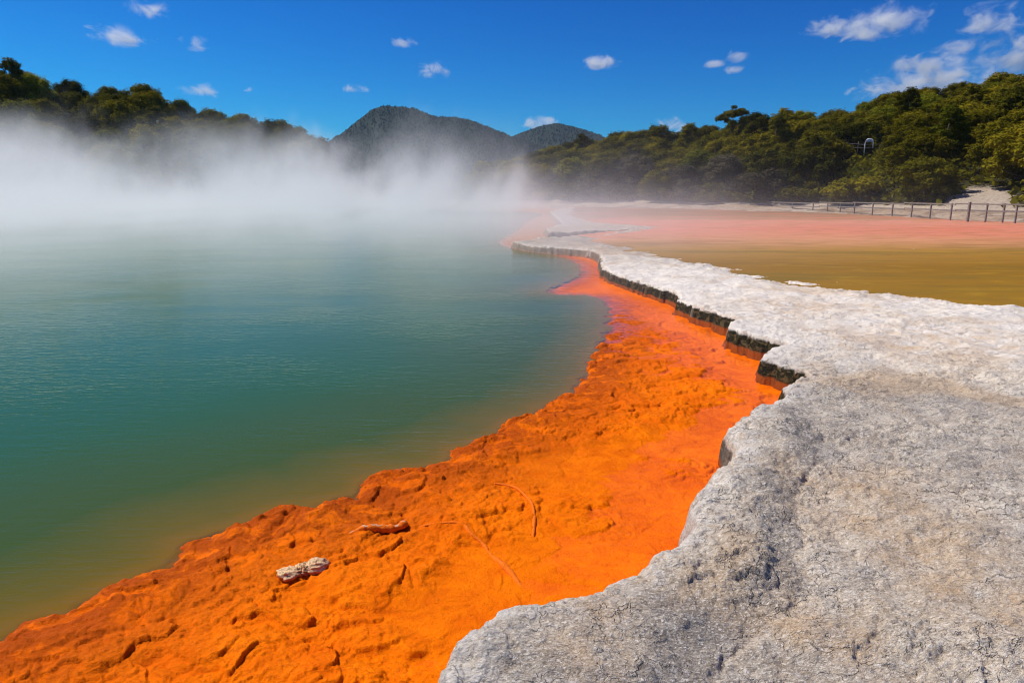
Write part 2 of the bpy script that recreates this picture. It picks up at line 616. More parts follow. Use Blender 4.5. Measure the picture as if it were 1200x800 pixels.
M_TERR, M_SHELF, M_POOL, M_FLAT = mat_terrace(), mat_shelf(), mat_pool(), mat_flat()
M_HILL = mat_soil('hill_soil', (0.018, 0.016, 0.006), (0.045, 0.042, 0.014), 0.5, pale=(0.42, 0.34, 0.26))
M_GROUND = mat_soil('ground_soil', (0.05, 0.045, 0.02), (0.11, 0.09, 0.05), 0.2)
M_BANK = mat_soil('bank_sand', (0.16, 0.11, 0.07), (0.40, 0.30, 0.21), 0.35)
M_MTN = mat_soil('mountain_soil', (0.010, 0.016, 0.010), (0.02, 0.027, 0.016), 0.01)
M_BARK = mat_simple('bark', (0.11, 0.085, 0.06), 0.9, 4)
M_LEAF_A = mat_leaf('leaf_olive', (0.09, 0.082, 0.005), (0.24, 0.205, 0.012), (0.34, 0.21, 0.014))
M_LEAF_B = mat_leaf('leaf_dark', (0.05, 0.052, 0.005), (0.15, 0.138, 0.010), (0.21, 0.145, 0.012))
M_LEAF_C = mat_leaf('leaf_green', (0.09, 0.098, 0.006), (0.22, 0.23, 0.014), (0.30, 0.24, 0.014))
M_LEAF_D = mat_leaf('leaf_grey', (0.06, 0.055, 0.035), (0.12, 0.105, 0.065), (0.14, 0.10, 0.06))
M_CONIFER = mat_leaf('leaf_far', (0.007, 0.014, 0.010), (0.015, 0.023, 0.015), (0.016, 0.021, 0.013), 0.004)
M_WOOD = mat_simple('weathered_wood', (0.24, 0.205, 0.175), 0.85, 6)
M_WHITE = mat_simple('white_paint', (0.78, 0.78, 0.77), 0.5, 3, 0.1)
M_YEL = mat_simple('timber_cladding', (0.55, 0.30, 0.10), 0.7, 4)
M_SILT = mat_soil('pool_silt', (0.03, 0.05, 0.03), (0.05, 0.07, 0.04))

# ------------------------------------------------------------------ near ground: terrace and shelf as fine sheets
a_f = np.linspace(rad(-45), rad(46), 1080)
a_l = np.linspace(rad(-115), rad(-45), 90)[:-1]
a_r = np.linspace(rad(46), rad(115), 90)[1:]
AZ = np.concatenate([a_l, a_f, a_r])
R1 = np.concatenate([np.linspace(0.4, 1.7, 40)[:-1], np.exp(np.linspace(math.log(1.7), math.log(34), 1060))])
R2 = np.exp(np.linspace(math.log(34), math.log(86), 80))[1:]
RR = np.concatenate([R1, R2])
gr, ga = np.meshgrid(RR, AZ, indexing='ij')
GX, GY = gr * np.sin(ga), gr * np.cos(ga)

# ragged outlines: shift the sampling point a little
wsc = np.clip(gr / 5.0, 0.62, 2.4)
wx = (0.030 * fbm(GX * 5, GY * 5, 3, 21) + 0.012 * fbm(GX * 23, GY * 23, 2, 31)) * wsc
wy = (0.030 * fbm(GX * 5 + 40, GY * 5, 3, 22) + 0.012 * fbm(GX * 23 + 9, GY * 23, 2, 32)) * wsc
SD_T = sdist(TERRACE, GX + wx, GY + wy)
SD_P = sdist(POOL, GX + wx * 1.6, GY + wy * 1.6)
SD_F = sdist(FLAT, GX + 3 * wx, GY + 3 * wy)
SD_L = sdist(LIP, GX + 1.2 * wx, GY + 1.2 * wy)

# terrace height
near = sst(11, 3, gr)
u1 = fbm(GX * 0.9, GY * 0.9, 3, 1)
crust = plates(fbm(GX * 2.6 + 0.4 * u1, GY * 3.4, 4, 5), 5.0, 0.22)
fl1 = lobes(GX * 3.2 + 0.5 * u1, GY * 4.4 + 0.4 * fbm(GX * 2, GY * 2, 2, 121), 0.6, 12, -0.5, 0.85, 0.06, 0.5)
fl2 = lobes(GX * 9 + fbm(GX * 5, GY * 5, 2, 122), GY * 13 + fbm(GX * 5 + 9, GY * 5, 2, 123), 0.62, 13, 0.7, -0.7, 0.09, 0.55)
fl3 = lobes(GX * 24 + fbm(GX * 12, GY * 12, 2, 124), GY * 34, 0.6, 14, 0.8, -0.6, 0.12, 0.6)
flake = plates(fbm(GX * 9 + u1, GY * 14, 3, 9), 3.0, 0.3)
rough_l = 0.4 + 0.6 * sst(-0.3, 0.5, fbm(GX * 1.3, GY * 1.3, 3, 14))
top = (TZ + 0.035 * u1 + 0.028 * crust + (0.012 * flake + 0.016 * fl1 + 0.014 * fl2 + 0.009 * fl3 + 0.005 * fbm(GX * 30, GY * 38, 2, 17)) * rough_l * np.clip(7 / gr, 0.3, 1))
top += 0.055 * sst(-0.03, 0.16 + 0.1 * fbm(GX * 3, GY * 3, 2, 58), SD_L) * sst(0.9, 0.1, SD_L * 0 + np.clip(SD_T - 0.9, 0, 1)) * near
top += -0.02 * sst(0.0, 0.12, SD_L) * sst(0.25, 0.0, SD_L)
groove = np.abs(SD_L + 0.03 + 0.02 * fbm(GX * 9, GY * 9, 2, 55))
top -= 0.016 * sst(0.03, 0.0, groove) * near * sst(-0.2, 0.5, fbm(GX * 2.1, GY * 2.1, 2, 57))
wq0, wr0 = 0.5 * fbm(GX * 3, GY * 3, 3, 171), 0.5 * fbm(GX * 3 + 30, GY * 3, 3, 172)
# rounded lip at the pool side, thicker and rounder near the camera
rr_ = 0.04 + 0.09 * sst(8, 3.5, gr)
e = np.clip(SD_T / rr_, 0, 1)
round_ = np.sqrt(np.clip(1 - (1 - e) ** 2, 0, 1))
drop = (0.025 + 0.055 * sst(8, 3.5, gr))
top = top - drop * (1 - round_)
top += sst(0.22, 0.03, SD_T) * (0.020 * lobes(GX * 6 + wq0, GY * 7 + wr0, 0.6, 31, -0.8, 0.2, 0.06, 0.4) + 0.012 * lobes(GX * 15 + 2 * wq0, GY * 18 + 2 * wr0, 0.6, 32, -0.8, 0.2, 0.08, 0.4) - 0.014)
top -= 0.13 * sst(-0.9, 0.6, SD_F + 0.35 * fbm(GX * 1.1, GY * 1.6, 3, 161))          # dips under the mineral flats
top += 0.02 * sst(16, 30, gr) * fbm(GX * .5, GY * .8, 3, 61)
wall = sst(-0.035 - 0.0055 * gr, 0.004, SD_T)
ZT = -0.10 + (top + 0.10) * wall
keep = SD_T > -0.045 - 0.006 * gr
V = np.stack([GX, GY, ZT], -1)
# slight undercut below the lip
under = np.clip((0.12 - ZT) / 0.2, 0, 1) * (SD_T < 0.02)
gyx, gxx = np.gradient(SD_T)
algae = sst(3.2, 5.0, gr) * sst(-1.1, -0.35, fbm(GX * 1.7, GY * 1.7, 3, 141))


def spots(lst):
    t = np.zeros_like(GX)
    for u, v, rx in lst:
        px, py = gp(u, v, TZ)
        t = np.maximum(t, np.exp(-((GX - px) ** 2 + (GY - py) ** 2) / (rx * rx)))
    return t


tanf = spots([(1035, 580, .35), (1085, 640, .35), (1140, 690, .3), (1180, 720, .3), (690, 770, .14), (700, 730, .10), (960, 740, .2), (990, 610, .25), (1010, 340, 1.6), (930, 360, 1.2), (1120, 400, 1.2)]) * (0.55 + 0.6 * fbm(GX * 6, GY * 6, 3, 131))
greyf = np.clip(sst(-0.02, 0.02, SD_L) * sst(0.42, 0.0, SD_L) * near * (0.8 + 0.7 * fbm(GX * 4, GY * 4, 3, 133)) + spots([(1050, 500, .8), (1150, 540, .6), (960, 560, .35), (1000, 470, .8), (790, 720, .18), (890, 385, .5)]) * (0.5 + 0.6 * fbm(GX * 5, GY * 7, 3, 134)), 0, 1)
fv, ff, fa = compact(V.reshape(-1, 3), grid_faces(*GX.shape, keep), {'edge': SD_T.ravel(), 'algae': algae.ravel(), 'tan': np.clip(tanf, 0, 1).ravel(), 'grey': greyf.ravel()})
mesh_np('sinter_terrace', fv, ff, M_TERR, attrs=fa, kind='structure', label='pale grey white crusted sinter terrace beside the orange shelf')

# orange shelf height
sh_w = np.clip(-SD_P, 0, 4)
hum = billow(GX * 2.2 + 0.3 * u1, GY * 2.6, 3, 41)
pl = plates(fbm(GX * 1.9, GY * 2.6, 3, 44) + 0.2 * hum, 4.0, 0.32)
pl2 = plates(fbm(GX * 5.2 + hum, GY * 7.5, 3, 47), 3.0, 0.35)
fine = fbm(GX * 22, GY * 26, 3, 50)
rimz = sst(1.5, 0.1, sh_w)
patch = 0.25 + 0.75 * sst(-0.25, 0.45, fbm(GX * 0.8 + 3, GY * 0.8, 2, 52) + 0.9 * rimz - 0.15)
wq = 0.35 * fbm(GX * 3.1, GY * 3.1, 3, 111)
wr = 0.35 * fbm(GX * 3.1 + 50, GY * 3.1, 3, 112)
bare = sst(-0.15, 0.35, fbm(GX * 0.7 + 3, GY * 0.8, 3, 52) + 0.9 * rimz - 0.12)
lb1 = lobes(GX * 2.3 + wq, GY * 3.0 + wr, 0.5, 5, steep=0.13)
lb2 = lobes(GX * 5.5 + 2 * wq, GY * 7.5 + 2 * wr, 0.55, 6, steep=0.06)
lb3 = lobes(GX * 13 + 4 * wq, GY * 18 + 4 * wr, 0.45, 7, steep=0.09)
lb4 = lobes(GX * 30 + 6 * wq, GY * 42 + 6 * wr, 0.5, 8, steep=0.16)
shelf_rel = (0.25 + 0.75 * bare) * (0.023 * lb1 + 0.023 * lb2) + (0.3 + 0.7 * bare) * (0.012 * lb3 + 0.006 * lb4) + bare * (0.013 * pl + 0.014 * hum + 0.004 * fine)
zs = -0.032 + 0.012 * rimz + shelf_rel + 0.034 * sst(8.0, 5.0, gr)
zs -= 0.02 * sst(6, 10, gr)
zs -= 0.032 * sst(-0.9 - 0.3 * fbm(GX, GY, 2, 151), -0.15, SD_T) * sst(2.5, 4.0, gr)
cush = 0.022 * np.sqrt(np.clip(1 - np.clip(worley(GX * 2.6, GY * 2.6, 8) / 0.75, 0, 1) ** 2, 0, 1))
zs += cush * rimz
zs = zs * sst(14, 8, gr) - 0.02 * sst(8, 14, gr)
dp = np.clip(SD_P, 0, 50)
zs = zs - 0.9 * sst(-0.02, 0.7, dp) - np.clip(dp - 0.3, 0, 3) * 0.7
keep = (SD_T < 0.12) & (SD_P < 3.5)
V = np.stack([GX, GY, zs], -1)
fv, ff, fa = compact(V.reshape(-1, 3), grid_faces(*GX.shape, keep), {'rim': sh_w.ravel(), 'rough': bare.ravel()})
mesh_np('orange_shelf', fv, ff, M_SHELF, attrs=fa, kind='structure', label='bright orange mineral shelf under shallow water along the pool edge')


def shelf_z(x, y):
    i = int(np.argmin(np.abs(RR - math.hypot(x, y))))
    j = int(np.argmin(np.abs(AZ - math.atan2(x, y))))
    return float(zs[i, j])


# pool water sheet
st = (slice(None, None, 4), slice(None, None, 6))
wxg, wyg = GX[st], GY[st]
sdp = sdist(POOL, wxg, wyg)
sdt = SD_T[st]
ext = 1.0
keepw = sdt < 0.25
Vw = np.stack([wxg, wyg, np.zeros_like(wxg)], -1)
# finer column spacing near the rim comes from the full grid's own distances
Vfull = np.stack([GX[::2, ::2], GY[::2, ::2], np.zeros_like(GX[::2, ::2])], -1)
fv, ff, fa = compact(Vfull.reshape(-1, 3), grid_faces(*Vfull.shape[:2], SD_T[::2, ::2] < 0.12), {'offshore': SD_P[::2, ::2].ravel()})
mesh_np('pool_water', fv, ff, M_POOL, attrs=fa, kind='structure', label='steaming teal green water of the hot spring pool')

# mineral flats
k = SD_F[::2, ::2] > -0.9
Vf = np.stack([GX[::2, ::2], GY[::2, ::2], np.full_like(GX[::2, ::2], 0.125)], -1)
fv, ff, fa = compact(Vf.reshape(-1, 3), grid_faces(*Vf.shape[:2], k), {})
mesh_np('shallow_water', fv, ff, M_FLAT, kind='structure', label='ochre and salmon pink shallow mineral water beyond the terrace')

# ground sheet to the horizon and silt floor of the pool
gx = np.linspace(-2100, 2100, 60)
gy = np.linspace(-250, 2200, 40)
X, Y = np.meshgrid(gx, gy)
V = np.stack([X, Y, np.full_like(X, -6.0)], -1).reshape(-1, 3)
mesh_np('ground', V, grid_faces(*X.shape), M_GROUND, kind='structure', label='ground reaching to the horizon under the valley')

# ------------------------------------------------------------------ hills
right_sky = [(540, 218), (570, 205), (600, 190), (620, 180), (650, 174), (680, 171), (710, 160), (740, 157), (800, 158), (830, 150), (860, 142), (900, 141), (940, 133), (975, 137),
             (1000, 131), (1030, 120), (1060, 108), (1100, 104), (1145, 97), (1200, 92), (1260, 84), (1400, 70), (1800, 70)]
left_sky = [(-500, 40), (-200, 50), (-60, 62), (0, 76), (60, 88), (100, 94), (150, 99), (190, 110), (225, 113), (250, 124), (290, 130), (320, 145), (345, 153), (365, 166), (385, 190), (410, 215), (450, 232)]


def prof(sky):
    a = np.array([az_el(u, v) for u, v in sky])
    return a[:, 0], a[:, 1]


RA, RE = prof(right_sky)
LA, LE = prof(left_sky)
RIDGE_R, RIDGE_L = 118.0, 122.0


def base_r(a):
    return np.interp(a, [rad(-4), rad(3), rad(12), rad(25), rad(33), rad(40), rad(60)], [92, 84, 76, 64, 54, 50, 48])


def base_l(a):
    return np.interp(a, [rad(-60), rad(-36), rad(-10)], [88, 86, 92])


def hill_h(r, a, side):
    if side > 0:
        b, R, el = base_r(a), RIDGE_R, np.interp(a, RA, RE)
    else:
        b, R, el = base_l(a), RIDGE_L, np.interp(a, LA, LE)
    crest = np.maximum(el * R + EYE - (4.0 if side > 0 else 5.8), 0.5)
    t = (r - b) / (R - b)
    up = 0.5 + crest * np.clip(t, 0, 1) ** 0.92
    down = crest + 0.5 - np.clip(r - R, 0, 200) * 0.12
    x, y = r * np.sin(a), r * np.cos(a)
    return np.where(t < 0, 0.5 + (r - b) * 0.09, np.minimum(up, down)) + 0.5 * fbm(x * .08, y * .08, 3, 71) * sst(-0.02, 0.2, t)


def slip(r, a):
    b = base_r(a)
    return np.exp(-((a - az_el(1150, 225)[0]) / rad(2.4)) ** 2) * np.exp(-np.clip((r - b - 2) / 6.5, 0, 9) ** 2)


def bare_r(r, a):
    """pale washed bank at the foot of the right hill"""
    return np.maximum(slip(r, a), sst(2.2, 0.0, r - base_r(a)))


def hill_mesh(name, side, a0, a1, label):
    A = np.linspace(a0, a1, 260)
    R = np.concatenate([np.linspace(-7, 40, 110), np.linspace(42, 110, 24)])
    gR, gA = np.meshgrid(R, A, indexing='ij')
    b = base_r(gA) if side > 0 else base_l(gA)
    r = b + gR
    z = hill_h(r, gA, side) + 0.10 * fbm(r * np.sin(gA), r * np.cos(gA), 3, 75)
    bare = bare_r(r, gA) if side > 0 else sst(1.5, 0.0, gR)
    V = np.stack([r * np.sin(gA), r * np.cos(gA), z], -1).reshape(-1, 3)
    return mesh_np(name, V, grid_faces(*r.shape), M_HILL, attrs={'bare': bare.ravel()}, kind='structure', label=label)


hill_mesh('hill', 1, rad(-6), rad(75), 'wooded hillside rising behind the boardwalk fence')
hill_mesh('hill', -1, rad(-75), rad(-12), 'wooded hillside rising behind the steam')

# mountain
mt_sky = [(150, 214), (240, 206), (300, 198), (340, 188), (362, 176), (385, 162), (405, 149), (422, 135), (436, 124), (450, 120), (472, 121.5), (488, 124), (500, 129), (512, 133), (535, 133.5), (552, 137), (575, 146), (598, 156),
          (612, 160), (640, 170), (700, 190), (800, 205), (900, 212)]
mt2_sky = [(480, 210), (540, 190), (590, 162), (612, 152), (632, 145), (652, 141), (675, 146), (700, 154), (740, 172), (800, 195), (900, 210)]


def mountain(name, sky, R, label, seed):
    A0, E0 = prof(sky)
    A = np.linspace(A0[0], A0[-1], 220)
    T = np.linspace(0, 1.5, 70)
    gT, gA = np.meshgrid(T, A, indexing='ij')
    r = R * (0.62 + 0.38 * gT)
    el = np.interp(gA, A0, E0)
    z1 = el * R + EYE - 7
    spur = fbm(gA * 22, gT * 1.2, 4, seed)
    z = -6 + (z1 + 6) * np.where(gT < 1, gT ** 1.25, 1 - (gT - 1) * 0.8) + 22 * spur * np.clip(gT, 0, 1) * np.clip(1 - gT, 0, 1) * 3.2
    V = np.stack([r * np.sin(gA), r * np.cos(gA), z], -1)
    mesh_np(name, V.reshape(-1, 3), grid_faces(*r.shape), M_MTN, kind='structure', label=label)
    return V, T, A


MT1 = mountain('mountain', mt_sky, 1500.0, 'dark forested peak at the centre', 81)
MT2 = mountain('mountain', mt2_sky, 1900.0, 'lower rounded forested hill behind the peak', 91)


def forest_on(Vg, n, seed, hmin, hmax, tmax=50):
    rng = np.random.RandomState(seed)
    nr, nc = Vg.shape[:2]
    i = (rng.rand(n) ** 0.7 * tmax).clip(3, nr - 2)
    i = np.where(rng.rand(n) < 0.12, 46.7 + rng.rand(n) * 0.6, i)
    j = rng.rand(n) * (nc - 1.01)
    i0, j0 = i.astype(int), j.astype(int)
    fi, fj = (i - i0)[:, None], (j - j0)[:, None]
    p = (Vg[i0, j0] * (1 - fi) + Vg[i0 + 1, j0] * fi) * (1 - fj) + (Vg[i0, j0 + 1] * (1 - fi) + Vg[i0 + 1, j0 + 1] * fi) * fj
    h = hmin + rng.rand(n) * (hmax - hmin)
    w = h * (0.28 + 0.14 * rng.rand(n))
    k = 6
    ang = rng.rand(n)[:, None] * 6.28 + np.arange(k) * 2 * np.pi / k
    jit = 0.75 + 0.5 * rng.rand(n, k)
    ringx, ringy = p[:, 0:1] + np.cos(ang) * w[:, None] * jit, p[:, 1:2] + np.sin(ang) * w[:, None] * jit
    low = np.stack([ringx, ringy, np.repeat(p[:, 2:3] - 1.0, k, 1)], -1)
    mid = np.stack([p[:, 0:1] + (ringx - p[:, 0:1]) * 0.75, p[:, 1:2] + (ringy - p[:, 1:2]) * .75, np.repeat((p[:, 2] + h * .5)[:, None], k, 1) + h[:, None] * 0.12 * (rng.rand(n, k) - .5)], -1)
    tip = np.stack([p[:, 0], p[:, 1], p[:, 2] + h], -1)[:, None]
    V = np.concatenate([low, mid, tip], 1)
    F3 = []
    base = np.arange(n)[:, None] * (2 * k + 1)
    for q in range(k):
        q2 = (q + 1) % k
        F3 += [base + np.array([[q, q2, k + q2]]), base + np.array([[q, k + q2, k + q]]), base + np.array([[k + q, k + q2, 2 * k]])]
    return V.reshape(-1, 3), np.concatenate(F3)


v1, f1 = forest_on(MT1[0], 14000, 5, 2.5, 4.5)
v2, f2 = forest_on(MT2[0], 4500, 6, 3, 6)
mesh_np('forest', np.vstack([v1, v2]), np.vstack([f1, f2 + len(v1)]), M_CONIFER, kind='stuff', smooth=True,
        label='conifer forest covering the far mountain', cat='forest')


# ------------------------------------------------------------------ trees
def leaf_cloud(clumps, per, size, seed):
    rng = np.random.RandomState(seed)
    VV = []
    for (c, r, fl) in clumps:
        n = int(per * (r / 1.1) ** 2)
        d = rng.normal(size=(n, 3))
        d /= np.linalg.norm(d, axis=1)[:, None]
        # lumpy shell
        lump = 0.82 + 0.28 * np.sin(d[:, 0] * 5 + c[0] * 7) * np.sin(d[:, 1] * 5 + c[1] * 5) + 0.1 * np.sin(d[:, 2] * 9 + c[2])
        rr = r * lump * (rng.rand(n) ** 0.28)
        p = np.array(c) + d * rr[:, None] * np.array([1, 1, fl])
        p[:, 2] += 0.05
        nrm = d * np.array([1, 1, 1 / fl]) + 0.45 * rng.normal(size=(n, 3)) + np.array([0, 0, 0.65])
        nrm /= np.linalg.norm(nrm, axis=1)[:, None]
        t = np.cross(nrm, rng.normal(size=(n, 3)))
        t /= np.linalg.norm(t, axis=1)[:, None]
        b = np.cross(nrm, t)
        s = (size * (0.6 + 0.8 * rng.rand(n)))[:, None]
        VV.append(np.stack([p + t * s, p + b * s * .62, p - t * s, p - b * s * .62], 1))
    V = np.concatenate(VV).reshape(-1, 3)
    return V, np.arange(len(V)).reshape(-1, 4)


def make_tree(kind, seed):
    rr = random.Random(seed)
    cl = []
    if kind == 'broad':          # wide domed crown
        R, zb, zt, n = 2.8, 1.4, 7.0, 24
        for i in range(n):
            t = (i + .5) / n
            ph = i * 2.4 + rr.random()
            zz = zb + (zt - zb - 1) * t
            w = R * math.sqrt(max(0.05, 1 - ((t - .35) / .68) ** 2)) * (0.55 + 0.45 * rr.random())
            cl.append(((w * math.cos(ph), w * math.sin(ph), zz), 0.8 + .6 * rr.random(), 0.86))
        cl += [((0, 0, 5.2), 1.7, .8), ((.3, .2, 3.8), 1.8, .8)]
    elif kind == 'pine':         # layered flat clumps on a visible stem
        for i in range(17):
            t = i / 16
            zz = 3.6 + 5.2 * t
            w = (2.5 - 1.5 * t) * (.45 + .6 * rr.random())
            ph = i * 2.4 + rr.random()
            cl.append(((w * math.cos(ph), w * math.sin(ph), zz), 0.7 + .55 * rr.random(), 0.45))
        cl += [((0, 0, 8.9), .75, .7)]
    elif kind == 'upright':      # taller narrow crown
        for i in range(20):
            t = i / 19
            zz = 1.8 + 6.4 * t
            w = 1.55 * math.sqrt(max(.04, 1 - ((t - .35) / .7) ** 2)) * (.5 + .6 * rr.random())
            ph = i * 2.4 + rr.random()
            cl.append(((w * math.cos(ph), w * math.sin(ph), zz), 0.65 + .5 * rr.random(), 0.75))
        cl += [((0, 0, 4.4), 1.3, 1.1)]
    elif kind == 'umbrella':     # tall bare stem, spreading flat top
        for i in range(22):
            ph = i * 2.4 + rr.random()
            w = 2.9 * math.sqrt((i + .5) / 22)
            cl.append(((w * math.cos(ph), w * math.sin(ph), 8.4 + 1.5 * (rr.random() - .5) - 0.16 * w * w + (0.4 if i % 3 else -1.6)), 0.7 + .6 * rr.random(), 0.62))
    else:                        # shrub
        for i in range(13):
            ph = i * 2.4 + rr.random()
            w = 1.6 * math.sqrt((i + .3) / 13)
            cl.append(((w * math.cos(ph), w * math.sin(ph), 0.6 + (2.1 - .5 * w) * rr.random()), 0.6 + .4 * rr.random(), 0.7))
    V, Fq = leaf_cloud(cl, 640 if kind != 'shrub' else 560, 0.125 if kind != 'shrub' else .11, seed)
    top = max(c[0][2] for c in cl)
    stem_pts = [(0, 0, -1.2), (0.05, 0, 0.4), (.12 * rr.uniform(-1, 1), .1, top * .35), (.25 * rr.uniform(-1, 1), .2 * rr.uniform(-1, 1), top * .7), (0, 0, top * .95)]
    k = 0.16 if kind != 'shrub' else .06
    TV, TF = tube(stem_pts, [k * 1.5, k * 1.15, k, k * .6, k * .2], 8, .08, seed)
    for c, r_, f_ in cl[::3]:
        z0 = min(max(c[2] - 1.3, .3), top * .8)
        tube([(0.05, 0.03, z0), (c[0] * .5, c[1] * .5, (z0 + c[2]) / 2 + .1), (c[0] * .95, c[1] * .95, c[2])], [k * .5, k * .35, k * .12], 5, 0, 1, TV, TF)
    me1 = mesh_np('crown', V, Fq, M_LEAF_A, smooth=False)
    me2 = mesh_np('trunk', np.array(TV), TF, M_BARK)
    a, b = me1.data, me2.data
    bpy.data.objects.remove(me1)
    bpy.data.objects.remove(me2)
    return a, b


PROTO = {}
for kname, seeds in (('broad', (1, 2, 3)), ('pine', (4, 5)), ('upright', (6, 7)), ('umbrella', (8,)), ('shrub', (9, 10, 11))):
    PROTO[kname] = [make_tree(kname, s) for s in seeds]
PROTO_M = {}


def tree(kind, loc, sc, rz, leaf, label, cat, group, name, sz=1.0):
    cm, tm = PROTO[kind][random.randrange(len(PROTO[kind]))]
    key = (cm.name, leaf.name)
    if key not in PROTO_M:
        c2 = cm.copy()
        c2.materials.clear()
        c2.materials.append(leaf)
        PROTO_M[key] = c2
    root = empty(name, loc, label, cat, group, rz)
    root.scale = (sc, sc, sc * sz)
    for nm, me in (('crown', PROTO_M[key]), ('trunk', tm)):
        o = bpy.data.objects.new(nm, me)
        COL.objects.link(o)
        o.parent = root
    return root


ORD = ('first second third fourth fifth sixth seventh eighth ninth tenth eleventh twelfth thirteenth fourteenth fifteenth sixteenth seventeenth '
       'eighteenth nineteenth twentieth twenty-first twenty-second twenty-third twenty-fourth twenty-fifth twenty-sixth twenty-seventh').split()
TONE = {M_LEAF_A.name: 'olive', M_LEAF_B.name: 'dark green', M_LEAF_C.name: 'mid green', M_LEAF_D.name: 'greyish'}
FORM = {'broad': 'round crowned tree', 'pine': 'layered pine tree', 'upright': 'upright narrow tree', 'umbrella': 'flat topped pine tree', 'shrub': 'leafy shrub'}
NAME = {'broad': 'broadleaf_tree', 'pine': 'pine_tree', 'upright': 'upright_tree', 'umbrella': 'umbrella_pine', 'shrub': 'shrub'}
rt = random.Random(11)
arch_az = az_el(1018, 163)[0]


def zone(side, a, row, nrow):
    u = 600 + 819 * math.tan(a)
    if side > 0:
        if u < 720:
            return 'tree on the low wooded rise right of the mountain'
        if u < 900:
            return 'tree on the wooded slope below the flat topped skyline pine'
        if u < 1090:
            return 'tree on the wooded slope around the white arch'
        return 'tree on the steep wooded slope above the pale bare bank'
    return 'tree on the dark left hill half hidden in steam' if u < 200 else 'tree on the falling end of the left hill behind steam'


def plant(side, a0, a1, rows, step):
    n_rows = rows
    for row in range(n_rows):
        t = row / (n_rows - 1)
        a = a0 + rt.random() * 0.02
        items = []
        while a < a1:
            b = float(base_r(a) if side > 0 else base_l(a))
            R = RIDGE_R if side > 0 else RIDGE_L
            r = b + 1.5 + (R - b - 1.5) * t + rt.uniform(-1.3, 1.3) * (0.5 if row in (0, n_rows - 1) else 1)
            aa = a + rt.uniform(-.006, .006)
            a += step / r * rt.uniform(0.75, 1.3)
            if side > 0 and slip(np.array(r), np.array(aa)) > 0.40:
                continue
            items.append((r, aa))
        for i, (r, aa) in enumerate(items):
            z = float(hill_h(np.array(r), np.array(aa), side))
            x, y = r * math.sin(aa), r * math.cos(aa)
            u = 600 + 819 * math.tan(aa)
            if side > 0:
                kind = rt.choices(['broad', 'pine', 'upright', 'shrub'], [8, 0, .6, 0.3])[0]
                if row == 0:
                    kind = rt.choices(['shrub', 'broad'], [5, 2])[0]
                leaf = rt.choices([M_LEAF_A, M_LEAF_B, M_LEAF_C], [5, 3, 2])[0]
                if row <= 1 and 680 < u < 920:
                    leaf = rt.choice([M_LEAF_D, M_LEAF_B, M_LEAF_D])
                if row > 2 and u < 880:
                    leaf = rt.choices([M_LEAF_A, M_LEAF_B], [2, 3])[0]
            else:
                kind = rt.choices(['broad', 'pine', 'upright'], [6, 1, 1])[0]
                leaf = rt.choices([M_LEAF_B, M_LEAF_A, M_LEAF_C], [5, 2, 1])[0]
            if row >= n_rows - 3 and kind in ('pine', 'upright'):
                kind = 'broad'
            sc = rt.uniform(0.72, 1.05) * (1.0 if kind != 'pine' else .92) * (0.86 if side > 0 else 1.0)
            if row == n_rows - 1:
                sc = rt.uniform(0.7, 0.98)
            if kind == 'shrub':
                sc = rt.uniform(.9, 1.5)
            if side > 0 and abs(aa - arch_az) < 0.045 and r < 89:
                lim = EYE + (0.040 if abs(aa - arch_az) < 0.034 else 0.058) * r - z          # keep the lookout in sight
                if lim < 0.7 or r > 84:
                    continue
                kind = 'shrub' if lim < 3.6 else kind
                sc = min(sc, lim / (2.9 if kind == 'shrub' else 6.4))
            hl = 'right' if side > 0 else 'left'
            if row == n_rows - 1:
                lab = f"{TONE[leaf.name]} {FORM[kind]} on the {hl} hill's skyline, {ORD[min(i, 26)]} from the left"
                g = f'skyline trees of the {hl} hill'
            elif row == 0 and side > 0:
                lab = f"{TONE[leaf.name]} {FORM[kind]} at the foot of the right hill, {ORD[min(i, 26)]} from the left"
                g = 'shrubs and trees at the foot of the right hill'
            else:
                lab = zone(side, aa, row, n_rows)
                g = lab.replace('tree on', 'trees on')
            nm = NAME[kind]
            tree(kind, (x, y, z - 0.1), sc, rt.random() * 6.28, leaf, lab, 'shrub' if kind == 'shrub' and 'shrub' in lab else 'tree', g, nm, rt.uniform(.66, .84) if side > 0 and kind != 'pine' else rt.uniform(.85, 1.05))


plant(1, rad(-3.0), rad(39.0), 12, 3.75)
plant(-1, rad(-39.5), rad(-14.5), 6, 4.6)

# tall flat topped pine standing above the right hill's skyline, and one on the left hill's shoulder
for u, v, kind, leaf, r, lab in ((860, 122, 'umbrella', M_LEAF_B, 108, 'tall dark broad topped pine standing above the right skyline'),
                                 (716, 150, 'broad', M_LEAF_B, 106, 'dark round tree on the skyline just right of the rounded far hill'),
                                 (12, 70, 'upright', M_LEAF_B, 116, 'tall dark upright tree at the left end of the skyline')):
    a, el = az_el(u, v)
    ztop = el * r + EYE
    side = 1 if u > 500 else -1
    zb = float(hill_h(np.array(float(r)), np.array(a), side))
    hh = 9.8 if kind == 'umbrella' else 8.6
    s = max((ztop - zb) / hh, 0.5)
    tree(kind, (r * math.sin(a), r * math.cos(a), zb), s, 1.0, leaf, lab, 'tree', 'landmark pines', NAME[kind])

